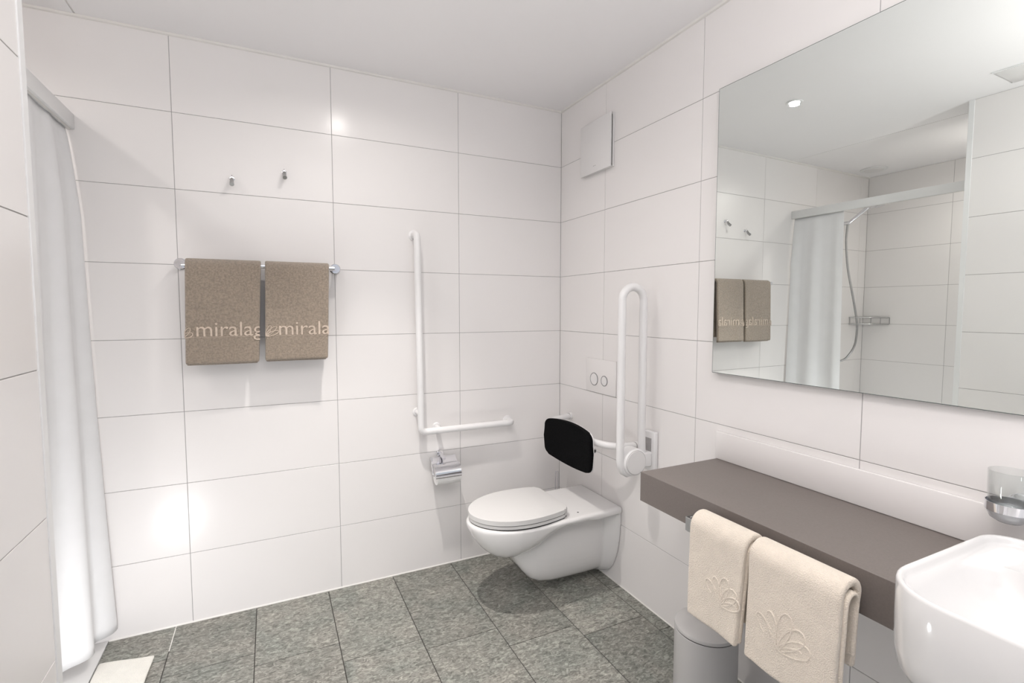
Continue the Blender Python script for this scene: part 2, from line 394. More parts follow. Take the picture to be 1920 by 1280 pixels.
# ------------------------------------------------------------------ robe hooks
for i, (hx, hz, lab) in enumerate(((-1.5975, 1.862, 'small chrome robe hook, the left one above the brown towels'), (-1.3985, 1.911, 'small chrome robe hook, the right one above the brown towels'))):
    t = thing('robe_hook', lab, 'hook', (hx, 0, hz), 'chrome robe hooks above the towel rail')
    part('hook_base', M['chrome'], t, lambda b: lathe(b, [(0.010, -0.0002), (0.010, -0.004), (0.008, -0.005), (0.0045, -0.006), (0.0045, -0.022)], (hx, 0, hz), 'y', 24))
    part('hook_peg', M['steel'], t, lambda b: tube(b, [(hx, -0.020, hz-0.004), (hx, -0.030, hz-0.020), (hx+0.001, -0.046, hz-0.032)], [0.0065, 0.008, 0.0085], 18))
    part('hook_pin', M['chrome'], t, lambda b: tube(b, [(hx, -0.012, hz), (hx, -0.018, hz+0.012)], [0.002, 0.0016], 8))

# ------------------------------------------------------------------ chrome towel rail and the two brown towels
YR, ZR, RR = -0.068, 1.500, 0.0095
t = thing('towel_rail', 'chrome towel rail with round wall flanges holding brown towels', 'towel rail', (-1.495, 0, ZR))
part('rail', M['chrome'], t, lambda b: tube(b, [(-1.790, YR, ZR), (-1.198, YR, ZR)], RR, 18))
for fx in (-1.7905, -1.1985):
    bk = part('bracket', M['chrome'], t, lambda b: tube(b, [(fx, -0.004, ZR+0.003), (fx, YR-0.012, ZR)], [0.0115, 0.0115], 18))
    part('flange', M['chrome'], bk, lambda b: lathe(b, [(0.023, -0.0002), (0.023, -0.005), (0.020, -0.008), (0.0, -0.0085)], (fx, 0, ZR+0.003), 'y', 32))

def towel(parent, name, m, along, u0, u1, over, axis, thick, wave, taper=(0, 0), nu=26, bulge=0.0):
    """cloth strip of profile 'over' (list of (depth, z)), extruded along u; wave(u, t, depth sign) adds gentle unevenness"""
    pts = [Vector((0, d, z)) for d, z in over]
    # resample the profile
    seg = [0.0]
    for a, c in zip(pts, pts[1:]): seg.append(seg[-1]+(c-a).length)
    N = 46; prof = []
    for k in range(N+1):
        s = seg[-1]*k/N; i = max(j for j in range(len(seg)) if seg[j] <= s+1e-9); i = min(i, len(pts)-2)
        prof.append(pts[i].lerp(pts[i+1], (s-seg[i])/(seg[i+1]-seg[i])))
    bm = NB(); grid = []
    ztop = max(p.z for p in prof); zbot = min(p.z for p in prof)
    for k, p in enumerate(prof):
        row = []
        for j in range(nu+1):
            f = j/nu; q = (ztop-p.z)/(ztop-zbot)
            a, c = u0+taper[0]*q, u1+taper[1]*q
            u = a+(c-a)*f; d = p.y + wave(u, p.z, q, 1 if k > N/2 else -1)
            z = p.z
            row.append(bm.verts.new((u, d, z) if axis == 'x' else (d, u, z)))
        grid.append(row)
    for a, c in zip(grid, grid[1:]):
        for j in range(nu): bm.faces.new((a[j], a[j+1], c[j+1], c[j]))
    o = obj(name, bm, m, parent, True, 180)
    s = o.modifiers.new('thickness', 'SOLIDIFY'); s.thickness = thick; s.offset = 0.0
    s = o.modifiers.new('soft', 'SUBSURF'); s.levels = 1; s.render_levels = 2
    return o

def over_bar(yb, zb, rb, front_z, back_z, tf, flare=0.0):
    """profile from the back flap's hem over the bar to the front hem; front is towards -depth"""
    r = rb + tf
    P = [(yb+r-flare*0.3, back_z)]
    P += [(yb+r*math.cos(a), zb+r*math.sin(a)*0.9) for a in [PI*k/10 for k in range(11)]]
    P += [(yb-r-flare*0.4, zb-(zb-front_z)*0.45), (yb-r-flare, front_z)]
    return P

def lettering(parent, m, text, x0, width_ref, ref, base, xh, yfun, clip, lift):
    """raised letters on a cloth front: text placed from x0, sized so that 'ref' is width_ref wide"""
    def mk(s):
        c = bpy.data.curves.new('lettering', 'FONT'); c.body = s; c.size = 1.0; c.extrude = 0.5; c.resolution_u = 4
        o = bpy.data.objects.new('lettering', c); COL.objects.link(o)
        dg = bpy.context.evaluated_depsgraph_get(); me = bpy.data.meshes.new_from_object(o.evaluated_get(dg))
        bpy.data.objects.remove(o, do_unlink=True); return me
    rm = mk(ref); xs = [v.co.x for v in rm.vertices]; wr = max(xs)-min(xs)
    mm = mk('m'); h = max(v.co.y for v in mm.vertices); x00 = min(v.co.x for v in mm.vertices)
    me = mk(text); bm = NB(); bm.from_mesh(me)
    for v in bm.verts:
        X = x0 + (v.co.x-x00)/wr*width_ref; Z = base + v.co.y/h*xh
        v.co = Vector((X, yfun(X, Z) - (lift if v.co.z > 0 else -0.004), Z))
    for px, nx in ((clip[0], (-1, 0, 0)), (clip[1], (1, 0, 0))):
        bmesh.ops.bisect_plane(bm, geom=list(bm.verts)+list(bm.edges)+list(bm.faces), plane_co=(px, 0, 0), plane_no=nx, clear_outer=True)
    o = obj('lettering', bm, m, parent, False)
    return o

def wv1(ph):
    def f(u, z, q, s):
        return 0.0022*math.sin(u*26+ph+z*3)*q + 0.0013*math.sin(u*61+ph*2)*q
    return f
TB = 0.016
def brown_towel(lab, u0, u1, fz, bz, ph, tp, txt0, wref, clip, leaf):
    t = thing('bath_towel', lab, 'towel', ((u0+u1)/2, YR, fz), 'brown towels on the chrome rail')
    wf = wv1(ph)
    prof = over_bar(YR, ZR, RR, fz, bz, TB*0.62, 0.006)
    towel(t, 'towel_cloth', M['brown'], 'x', u0, u1, prof, 'x', TB, wf, tp)
    # second layer of the folded towel, showing under the front one and at its side
    prof2 = [(YR+0.0165, bz+0.02), (YR+0.0165, ZR-0.05), (YR-0.016, ZR-0.03), (YR-0.019, fz+0.006)]
    towel(t, 'inner_fold', M['brown'], 'x', u0+0.003, u1-0.006, [(YR-0.012, ZR-0.02), (YR-0.0125, (ZR+fz)/2), (YR-0.013, fz-0.005)], 'x', 0.008, wf, tp)
    r = RR+TB*0.62
    ztop = ZR+r*0.9
    def yfun(X, Z):
        s = (ZR-Z)/(ZR-fz)
        fl = 0.006*(0.4*min(s/0.45, 1) + 0.6*max(0, (s-0.45)/0.55))
        return YR - r - fl + wf(X, Z, (ztop-Z)/(ztop-fz), 1) - TB/2
    lettering(t, M['brown_text'], 'miralago', txt0, wref, 'mirala', 1.2125, 0.0385, yfun, clip, 0.0022)
    # plain woven line under the lettering, and the leaf mark in front of it
    def band(b):
        n = 20
        for k in range(n):
            a = clip[0]+(clip[1]-clip[0])*k/n; c = clip[0]+(clip[1]-clip[0])*(k+1)/n
            box(b, (a, yfun((a+c)/2, 1.209)-0.0012, 1.2085), (c, yfun((a+c)/2, 1.209)+0.003, 1.2100))
    part('woven_line', M['brown_text'], t, band, False)
    def leafs(b):
        for ang, ln, wd in leaf[2]:
            pts = []
            for k in range(17):
                s = 2*PI*k/16; a = ln/2*(1-math.cos(s)); c = wd/2*math.sin(s)
                X = leaf[0]+a*math.cos(ang)-c*math.sin(ang); Z = leaf[1]+a*math.sin(ang)+c*math.cos(ang)
                X = min(max(X, clip[0]), clip[1])
                pts.append((X, yfun(X, Z)-0.0008, Z))
            tube(b, pts, 0.0019, 6)
    part('leaf_mark', M['brown_text'], t, leafs)
    return t
LEAF = [(0.35, 0.052, 0.016), (0.75, 0.056, 0.016), (1.15, 0.046, 0.014)]
brown_towel('folded brown terry towel, the left one on the chrome rail, lettered mirala', -1.766, -1.499, 1.101, 1.115, 0.3, (-0.011, -0.017), -1.7350, 0.199, (-1.7735, -1.5110), (-1.7800, 1.213, [(0.3, 0.034, 0.020), (0.95, 0.040, 0.016)]))
brown_towel('folded brown terry towel, the right one on the chrome rail, leaf mark before the lettering', -1.4845, -1.232, 1.105, 1.135, 1.9, (-0.010, -0.014), -1.4385, 0.203, (-1.4895, -1.2415), (-1.4890, 1.210, LEAF))

# ------------------------------------------------------------------ L-shaped grab bar
YG, RG = -0.062, 0.0165
t = thing('grab_bar', 'white L-shaped grab bar on the back wall left of the toilet', 'grab bar', (-0.83, 0, 0.72))
part('tube', M['bar'], t, lambda b: tube(b, fillet([(-0.833, -0.004, 1.676), (-0.833, YG, 1.676), (-0.823, YG, 0.722), (-0.330, YG, 0.722), (-0.330, -0.004, 0.722)], 0.028), RG, 18))
for p in ((-0.838, 1.676), (-0.338, 0.722)):
    part('end_flange', M['bar'], t, lambda b: lathe(b, [(0.026, -0.0002), (0.026, -0.004), (0.021, -0.007), (0.016, -0.008)], (p[0]+0.006, 0, p[1]), 'y', 28))
for p in ((-0.826, 0.812), (-0.7275, 0.727)):
    su = part('support', M['bar'], t, lambda b: tube(b, [(p[0], -0.002, p[1]), (p[0], YG, p[1]-0.003)], 0.0115, 16))
    part('flange', M['bar'], su, lambda b: lathe(b, [(0.022, -0.0002), (0.022, -0.004), (0.018, -0.007), (0.0, -0.0075)], (p[0], 0, p[1]), 'y', 28))
part('screw_hole', M['grout'], t, lambda b: lathe(b, [(0.005, -0.0272), (0.0, -0.0274)], (-0.8395, 0.0, 1.655), 'y', 12))

# ------------------------------------------------------------------ toilet paper holder and roll
xh, zh = -0.7130, 0.5905
t = thing('toilet_paper_holder', 'chrome toilet paper holder with curved lid under the grab bar', 'paper holder', (xh, 0, 0.50))
part('wall_rosette', M['chrome'], t, lambda b: lathe(b, [(0.019, -0.0002), (0.019, -0.010), (0.017, -0.012), (0.0, -0.012)], (xh, 0, zh), 'y', 32))
part('arm', M['chrome'], t, lambda b: tube(b, fillet([(xh, -0.008, zh), (xh+0.004, -0.050, zh-0.012), (xh+0.006, -0.060, zh-0.015)], 0.01), 0.0085, 16))
XR0, XR1, YQ, ZQ, RQ = -0.757, -0.637, -0.072, 0.500, 0.047
part('roller', M['chrome'], t, lambda b: tube(b, fillet([(-0.766, -0.030, zh-0.012), (-0.768, YQ, ZQ+0.02), (-0.768, YQ, ZQ), (-0.632, YQ, ZQ)], 0.012), 0.0045, 10))
def lid_shape(b):
    n = 18; prof = [(-0.020, 0.578)]
    for k in range(n+1):
        a = math.radians(78 + (184-78)*k/n)
        prof.append((YQ+0.0525*math.cos(a), ZQ+0.0525*math.sin(a)+0.004))
    rings = []
    for x in (-0.770, -0.768, -0.640, -0.638):
        rings.append(x)
    top = [[b.verts.new((x, y, z)) for y, z in prof] for x in rings]
    bot = [[b.verts.new((x, y+0.0012, z-0.0012)) for y, z in prof] for x in rings]
    for A in (top, bot):
        for a, c in zip(A, A[1:]):
            for j in range(len(prof)-1): b.faces.new((a[j], a[j+1], c[j+1], c[j]))
    for j in range(len(prof)-1):
        b.faces.new((top[0][j], top[0][j+1], bot[0][j+1], bot[0][j])); b.faces.new((top[-1][j], top[-1][j+1], bot[-1][j+1], bot[-1][j]))
    for i in range(3):
        b.faces.new((top[i][0], top[i+1][0], bot[i+1][0], bot[i][0])); b.faces.new((top[i][-1], top[i+1][-1], bot[i+1][-1], bot[i][-1]))
part('holder_lid', M['chrome'], t, lid_shape, True, 60)
t = thing('toilet_paper_roll', 'white toilet paper roll in the chrome holder, its end folded to a point', 'toilet paper', ((XR0+XR1)/2, YQ, ZQ-RQ))
part('paper', M['paper'], t, lambda b: lathe(b, [(0.021, 0), (RQ-0.001, 0), (RQ, 0.001), (RQ, 0.119), (RQ-0.001, 0.12), (0.021, 0.12), (0.021, 0)], (XR0, YQ, ZQ), 'x', 48))
part('core', M['card'], t, lambda b: lathe(b, [(0.0205, 0.0005), (0.0205, 0.1195), (0.0185, 0.1195), (0.0185, 0.0005), (0.0205, 0.0005)], (XR0, YQ, ZQ), 'x', 32))
def tip(b):
    o = [(-0.733, 205), (-0.663, 205), (-0.686, 242), (-0.705, 242)]
    def P(x, a, r): a = math.radians(a); return (x, YQ+r*math.cos(a), ZQ+r*math.sin(a))
    A = []; n = 8
    for k in range(n+1):
        f = k/n; a = 200+42*f
        A.append([b.verts.new(P(x, a, r)) for r in (RQ+0.0025, RQ+0.0008) for x in (-0.733+0.028*f, -0.663-0.023*f)])
    for p, q in zip(A, A[1:]):
        b.faces.new((p[0], p[1], q[1], q[0])); b.faces.new((p[2], p[3], q[3], q[2])); b.faces.new((p[0], p[2], q[2], q[0])); b.faces.new((p[1], p[3], q[3], q[1]))
    b.faces.new((A[-1][0], A[-1][1], A[-1][3], A[-1][2])); b.faces.new((A[0][0], A[0][1], A[0][3], A[0][2]))
part('folded_end', M['paper'], t, tip)

# ------------------------------------------------------------------ wall-hung toilet
YC = -0.398; ANG = math.radians(2.4)
def tp(x, y, z):
    """toilet coordinates (x towards the wall = 0, y from the axis) to the room; the axis is a touch askew"""
    return Vector((x*math.cos(ANG) - y*math.sin(ANG)*0, YC + y + x*math.sin(ANG), z))
ZRIM = 0.391
def bw(x):          # half width of the rim outline
    if x > -0.44: return 0.176 + 0.006*min(1, max(0, (-x)/0.3))
    s = (-x-0.44)/(0.722-0.44); return 0.182*max(0.0, 1-s**2.35)**0.5
def zb(x):          # underside of the bowl
    K = [(0, .347), (-.08, .346), (-.16, .345), (-.24, .342), (-.30, .338), (-.345, .328), (-.38, .303), (-.41, .272), (-.44, .250), (-.48, .232), (-.53, .220), (-.57, .220), (-.61, .234), (-.65, .262), (-.685, .300), (-.708, .340), (-.722, .372)]
    for (a, p), (c, q) in zip(K, K[1:]):
        if a >= x >= c: return p+(q-p)*(a-x)/(a-c)
    return K[-1][1]
def bowl_mesh():
    bm = NB(); rings = []
    xs = [-0.0005, -0.03, -0.08, -0.14, -0.2, -0.26, -0.32, -0.38, -0.44, -0.49, -0.54, -0.58, -0.615, -0.645, -0.67, -0.69, -0.705, -0.715, -0.7205]
    for x in xs:
        W = bw(x); z0 = zb(x); ring = []; n = 28
        H = ZRIM-z0; rt = min(0.010, W*0.5)
        e = 2.6 if x > -0.3 else 2.2
        if x > -0.16: e = 5
        # top edge slightly rounded, then super-elliptic lower half
        ring.append(tp(x, -W+rt, ZRIM)); ring.append(tp(x, W-rt, ZRIM))
        zt = ZRIM-rt*0.9
        for k in range(n+1):
            a = PI*k/n; c, s = math.cos(a), math.sin(a)
            ring.append(tp(x, W*math.copysign(abs(c)**(2/e), c), zt-(zt-z0)*abs(s)**(2/e)))
        rings.append(ring)
    loft(bm, rings)
    # trap body below the bowl
    rings = []
    prof = [(-0.0005, .034, .098), (-0.05, .036, .100), (-0.15, .040, .106), (-0.25, .046, .110), (-0.33, .052, .110), (-0.39, .064, .107), (-0.43, .086, .102), (-0.465, .124, .094), (-0.49, .160, .082), (-0.515, .210, .062), (-0.53, .250, .035)]
    for x, z0, W in prof:
        ring = []; n = 24; zt = 0.36
        for k in range(n+1):
            a = PI*k/n; c, s = math.cos(a), math.sin(a)
            e = 3.4
            ring.append(tp(x, W*(1+0.10*max(0, c*0))*math.copysign(abs(c)**(2/e), c), zt-(zt-z0)*abs(s)**(2/e)))
        rings.append(ring)
    loft(bm, rings)
    # wall flange: full width at the top, narrowing downwards, sweeping into the trap
    rings = []
    for x, f in ((-0.0005, 1.0), (-0.010, 0.985), (-0.024, 0.90), (-0.040, 0.76), (-0.056, 0.60)):
        ring = []; n = 24; zt = 0.385
        for k in range(n+1):
            a = PI*k/n; c, s = math.cos(a), math.sin(a)
            e = 2.5; W = 0.172*f
            ring.append(tp(x, W*math.copysign(abs(c)**(2/e), c), zt-(zt-0.018-0.02*(1-f))*abs(s)**(2/e)))
        rings.append(ring)
    loft(bm, rings)
    bmesh.ops.recalc_face_normals(bm, faces=bm.faces)
    me = bpy.data.meshes.new('bowl'); bm.to_mesh(me); bm.free()
    o = bpy.data.objects.new('bowl', me); COL.objects.link(o)
    r = o.modifiers.new('r', 'REMESH'); r.mode = 'VOXEL'; r.voxel_size = 0.0045; r.use_smooth_shade = True
    s = o.modifiers.new('s', 'SMOOTH'); s.factor = 0.5; s.iterations = 6
    dg = bpy.context.evaluated_depsgraph_get(); out = bpy.data.meshes.new_from_object(o.evaluated_get(dg))
    bpy.data.objects.remove(o, do_unlink=True)
    b = NB(); b.from_mesh(out)
    for v in b.verts: v.co.x = min(v.co.x, -0.0004)
    return b
t = thing('toilet', 'white wall-hung toilet with closed lid in the corner', 'toilet', (0, YC, 0.02))
o = obj('bowl', bowl_mesh(), M['ceramic'], t, True, 180)
def lid_outline(inset, n=40, xb=-0.283, xf=-0.712):
    P = []
    L = xb-xf
    def hw(x):
        s = (xb-x)/L
        if s < 0.42: return (0.150 + 0.030*math.sin(s/0.42*PI/2))
        q = (s-0.42)/0.58; return 0.180*max(0, 1-q**2.15)**0.52
    xs = [xb - L*(1-math.cos(PI/2*k/n)) if False else xb - L*k/n for k in range(n+1)]
    xs = xs[:-1] + [xf+L*0.012, xf+L*0.005, xf+L*0.001, xf]
    up = [(x+(inset if x < -0.5 else -inset*0), max(0, hw(x)-inset)) for x in xs]
    # round the two back corners
    r = 0.035
    fix = [(xb, up[0][1]-r), (xb-0.004, up[0][1]-r*0.55), (xb-0.012, up[0][1]-r*0.2), (xb-0.025, up[0][1]-0.002)]
    up = fix + [p for p in up if p[0] < xb-0.03]
    P = up + [(x, -y) for x, y in reversed(up[:-1])] if up[-1][1] < 1e-6 else up + [(x, -y) for x, y in reversed(up)]
    return P
def lid_prism(b, inset, z0, z1, bev):
    prism(b, lid_outline(inset), z0, z1, 'z', bev, 4)
    for v in b.verts: v.co = tp(v.co.x, v.co.y, v.co.z)
part('seat', M['seat'], t, lambda b: lid_prism(b, 0.003, ZRIM+0.0045, ZRIM+0.0175, 0.002), True, 50)
lid_o = part('lid', M['seat'], t, lambda b: lid_prism(b, 0.0, ZRIM+0.0215, ZRIM+0.0415, 0.0055), True, 50)
part('seat_gap_shade', M['dark'], t, lambda b: [lid_prism_b for lid_prism_b in [lid_prism(b, 0.0045, ZRIM-0.001, ZRIM+0.022, 0.0005)]], True)  # dark filler paints the shaded gaps below lid and seat
for s in (-1, 1):
    part('hinge', M['chrome'], t, lambda b: [tube(b, [tp(-0.272, s*0.085-0.012, ZRIM+0.014), tp(-0.272, s*0.085+0.012, ZRIM+0.014)], 0.009, 14)])
part('fixing_cap', M['dark'], t, lambda b: lathe(b, [(0.0045, 0.0), (0.004, 0.0012), (0, 0.0014)], tp(-0.225, -0.128, ZRIM-0.0005), 'z', 14))

# toilet brush in the corner, its loop handle showing above the toilet
t = thing('toilet_brush', 'chrome toilet brush with loop handle in the corner behind the toilet', 'toilet brush', (-0.055, -0.058, 0.0))
part('holder', M['steel'], t, lambda b: lathe(b, [(0.045, 0.0005), (0.047, 0.004), (0.047, 0.12), (0.044, 0.124), (0.044, 0.02), (0, 0.02)], (-0.055, -0.058, 0)))
part('handle', M['chrome'], t, lambda b: tube(b, fillet([(-0.0610, -0.0580, 0.10), (-0.0610, -0.0580, 0.416), (-0.0440, -0.0590, 0.416), (-0.0440, -0.0590, 0.20), (-0.0525, -0.0585, 0.19)], 0.006, 4), 0.0028, 8))
part('bristles', M['plastic'], t, lambda b: lathe(b, [(0.0, 0.022), (0.034, 0.03), (0.036, 0.09), (0.02, 0.105), (0, 0.107)], (-0.055, -0.058, 0)))

# ------------------------------------------------------------------ back support with black pad
t = thing('toilet_back_support', 'black padded backrest on white bent tube above the toilet', 'backrest', (0, -0.398, 0.70))
ZT = 0.722
part('support_tube', M['bar'], t, lambda b: tube(b, fillet([(-0.010, -0.120, 0.737), (-0.135, -0.150, 0.733), (-0.165, -0.19, 0.728), (-0.165, -0.40, ZT), (-0.160, -0.575, 0.716), (-0.110, -0.655, 0.712), (-0.012, -0.672, 0.710)], 0.045), 0.0155, 18))
for y, z in ((-0.1195, 0.737), (-0.6722, 0.710)):
    fl = part('wall_flange', M['bar'], t, lambda b: lathe(b, [(0.019, -0.0002), (0.019, -0.012), (0.017, -0.014)], (0, y, z), 'x', 28))
    part('gap_ring', M['grout'], fl, lambda b: lathe(b, [(0.0172, -0.0125), (0.0172, -0.0165)], (0, y, z), 'x', 28))
part('lower_tube', M['bar'], t, lambda b: tube(b, [(-0.172, -0.25, 0.672), (-0.150, -0.555, 0.672)], 0.0125, 16))
part('tube_opening', M['dark'], t, lambda b: tube(b, [(-0.1503, -0.5545, 0.672), (-0.1500, -0.5562, 0.672)], 0.0075, 14))
def pad_outline(grow):
    P = []; W, n = 0.2075+grow, 16
    y0 = -0.401
    zc = 0.6735
    def edge(y, up): 
        s = (y-y0)/W; base = 0.084 + grow + 0.020*(1-s*s); return zc + (base if up else -base*1.0)
    r = 0.040
    ys = [y0-W+r + (2*W-2*r)*k/n for k in range(n+1)]
    top = [(y, edge(y, True)) for y in ys]; bot = [(y, edge(y, False)) for y in reversed(ys)]
    def arc(cy, cz, a0, a1): return [(cy+r*math.cos(a0+(a1-a0)*k/6), cz+r*math.sin(a0+(a1-a0)*k/6)) for k in range(1, 6)]
    tr, br = top[-1], bot[0]; tl, bl = top[0], bot[-1]
    return top + arc(tr[0], tr[1]-r, PI/2, 0) + [(y0+W, zc)] + arc(br[0], br[1]+r, 0, -PI/2) + bot + arc(bl[0], bl[1]+r, -PI/2, -PI) + [(y0-W, zc)] + arc(tl[0], tl[1]-r, PI, PI/2)
def pad(b, grow, x0, x1, bev):
    prism(b, pad_outline(grow), x0, x1, 'x', bev, 4)
    for v in b.verts:
        s = (v.co.y+0.401)/0.21; v.co.x += 0.016*(1-s*s)      # slightly hollow towards the sitter
        v.co.z += (v.co.y+0.401)*-0.010*0 
part('pad_shell', M['bar'], t, lambda b: (pad(b, 0.001, -0.199, -0.186, 0.003), bmesh.ops.translate(b, vec=(0, 0.006, -0.003), verts=b.verts)))
part('pad', M['black'], t, lambda b: pad(b, 0.0, -0.2135, -0.193, 0.009))

# ------------------------------------------------------------------ fold-up support rail
YFR = -0.772
t = thing('folding_support_rail', 'white fold-up support rail standing upright right of the toilet', 'support rail', (0, YFR, 0.60))
part('wall_plate', M['bar'], t, lambda b: box(b, (-0.022, -0.806, 0.628), (-0.0003, -0.738, 0.800), 0.006, 3))
part('hinge_arm', M['bar'], t, lambda b: box(b, (-0.085, -0.792, 0.650), (-0.020, -0.752, 0.715), 0.008, 3))
part('hinge_gap', M['grout'], t, lambda b: box(b, (-0.026, -0.786, 0.690), (-0.0215, -0.752, 0.770)), False)
XH, ZH = -0.1115, 0.681
hd = part('hinge_drum', M['bar'], t, lambda b: lathe(b, [(0.0, -0.798), (0.052, -0.798), (0.058, -0.793), (0.058, -0.745), (0.052, -0.740), (0.0, -0.740)], (XH, 0, ZH), 'y', 48))
part('drum_cap', M['plastic'], hd, lambda b: lathe(b, [(0.0, -0.8005), (0.0485, -0.8005), (0.0495, -0.7985), (0.0495, -0.797)], (XH, 0, ZH), 'y', 48))
part('cap_groove', M['grout'], hd, lambda b: lathe(b, [(0.0495, -0.7975), (0.0495, -0.7984), (0.0510, -0.7984), (0.0510, -0.7975)], (XH, 0, ZH), 'y', 48))
def loop(b):
    xo, xi, rt = -0.1755, -0.0645, 1.356
    pts = [(xi+0.004, YFR, 0.690), (xi, YFR, 0.80)]
    pts += [(xi, YFR, 0.80+(rt-0.80)*k/4) for k in range(1, 5)]
    c = (xo+xi)/2; r = (xi-xo)/2
    pts += [(c+r*math.cos(PI*k/14), YFR, rt+r*math.sin(PI*k/14)) for k in range(1, 15)]
    pts += [(xo, YFR, rt-(rt-0.690)*k/5) for k in range(1, 6)]
    pts += [(xo+0.004, YFR, 0.668), (xo+0.016, YFR, 0.644), (xo+0.036, YFR, 0.632), (xo+0.062, YFR, 0.634)]
    tube(b, pts, 0.0165, 18)
part('rail_loop', M['bar'], t, loop)

# ------------------------------------------------------------------ counter, backsplash, basin
XCF, ZCT, ZCB = -0.363, 0.7745, 0.677
YB0 = -1.926
t = thing('counter', 'long taupe wall-mounted counter slab under the mirror', 'counter', (0, -1.8, ZCB))
def counter(b):
    prism(b, [(-0.0005, -1.121), (XCF, -1.121), (XCF, YB0+0.002), (-0.088, YB0+0.002), (-0.088, -2.502), (XCF, -2.502), (XCF, -3.0), (-0.0005, -3.0)], ZCB, ZCT, 'z')
part('counter_slab', M['counter'], t, counter, False)
t = thing('backsplash', 'low white upstand along the wall behind the taupe counter', 'backsplash', (0, -1.8, ZCT))
part('upstand', M['tile'], t, lambda b: box(b, (-0.013, -3.0, ZCT+0.0005), (-0.0003, -1.117, 0.8765), 0.003, 2))

t = thing('wash_basin', 'white rounded ceramic wash basin at the right end of the counter', 'basin', (-0.3, -2.21, 0.69))
def basin_outline(ins, zf=None):
    return rrect(-0.532+ins, -0.092-ins, -2.50+ins, YB0-ins, [max(0.03, 0.105-ins), max(0.03, 0.06-ins), max(0.03, 0.06-ins), max(0.03, 0.105-ins)], 10)
def basin(b):
    def ring(ins, z, dx=0): return [Vector((x+dx, y, z)) for x, y in basin_outline(ins)]
    def bowl(f, z):        # inner bowl rings: deck kept at the back
        o = rrect(-0.520, -0.215, -2.488, YB0-0.012, [0.095, 0.07, 0.07, 0.095], 10)
        cx, cy = -0.365, -2.21
        return [Vector((cx+(x-cx)*f, cy+(y-cy)*f, z)) for x, y in o]
    R = [ring(0.16, 0.664), ring(0.060, 0.665), ring(0.034, 0.670), ring(0.017, 0.680), ring(0.006, 0.698), ring(0.0015, 0.73), ring(0.0, 0.78), ring(0.0, 0.843), ring(0.0015, 0.8475), ring(0.0045, 0.8495), ring(0.0085, 0.8480), ring(0.0115, 0.8440)]
    R += [ring(0.013, 0.838), ring(0.017, 0.833)]
    R += [bowl(0.965, 0.829), bowl(0.94, 0.818), bowl(0.90, 0.797), bowl(0.82, 0.770), bowl(0.66, 0.748), bowl(0.42, 0.736), bowl(0.16, 0.731)]
    loft(b, R)
part('basin_body', M['ceramic'], t, basin, True, 60)
part('drain', M['chrome'], t, lambda b: lathe(b, [(0.032, 0.7315), (0.032, 0.735), (0.026, 0.737), (0, 0.7375)], (-0.365, -2.21, 0)))

# tumbler in its wall holder
gx, gy = -0.066, -1.945
t = thing('glass_holder', 'clear and chrome wall holder for the tumbler beside the mirror', 'glass holder', (0, gy, 0.87))
part('holder_ring', M['chrome'], t, lambda b: lathe(b, [(0.0385, 0.893), (0.0405, 0.893), (0.0405, 0.911), (0.0385, 0.911), (0.0385, 0.893)], (gx, gy, 0), 'z', 48))
part('holder_cup', M['frost'], t, lambda b: lathe(b, [(0, 0.868), (0.020, 0.869), (0.031, 0.876), (0.037, 0.890), (0.0375, 0.895), (0.0355, 0.895), (0.030, 0.880), (0.018, 0.873), (0, 0.872)], (gx, gy, 0), 'z', 48))
part('wall_arm', M['chrome'], t, lambda b: [tube(b, [(-0.001, gy, 0.902), (gx+0.038, gy, 0.902)], 0.009, 16)])
part('wall_rosette', M['chrome'], t, lambda b: lathe(b, [(0.02, -0.0132), (0.02, -0.020), (0.017, -0.022), (0, -0.022)], (0, gy, 0.902), 'x', 32))
t = thing('tumbler', 'clear drinking glass standing in the wall holder above the basin', 'glass', (gx, gy, 0.884))
part('glass_body', M['glass'], t, lambda b: lathe(b, [(0, 0.8835), (0.031, 0.8835), (0.0335, 0.887), (0.0365, 0.93), (0.0375, 0.977), (0.0370, 0.9785), (0.0358, 0.977), (0.0345, 0.93), (0.0318, 0.895), (0.028, 0.892), (0, 0.892)], (gx, gy, 0), 'z', 48))

# ------------------------------------------------------------------ counter towel bar and cream towels
XTB, ZTB = -0.418, 0.712
t = thing('counter_towel_bar', 'flat steel towel bar on the front edge of the taupe counter', 'towel bar', (XCF, -1.6, ZTB))
part('bar', M['steel'], t, lambda b: box(b, (XTB-0.005, -1.815, ZTB-0.020), (XTB+0.005, -1.388, ZTB+0.020), 0.001, 1))
for y in (-1.388, -1.815):
    part('bar_return', M['steel'], t, lambda b: box(b, (XTB-0.004, y-0.005, ZTB-0.020), (XCF-0.0003, y+0.005, ZTB+0.020), 0.001, 1))

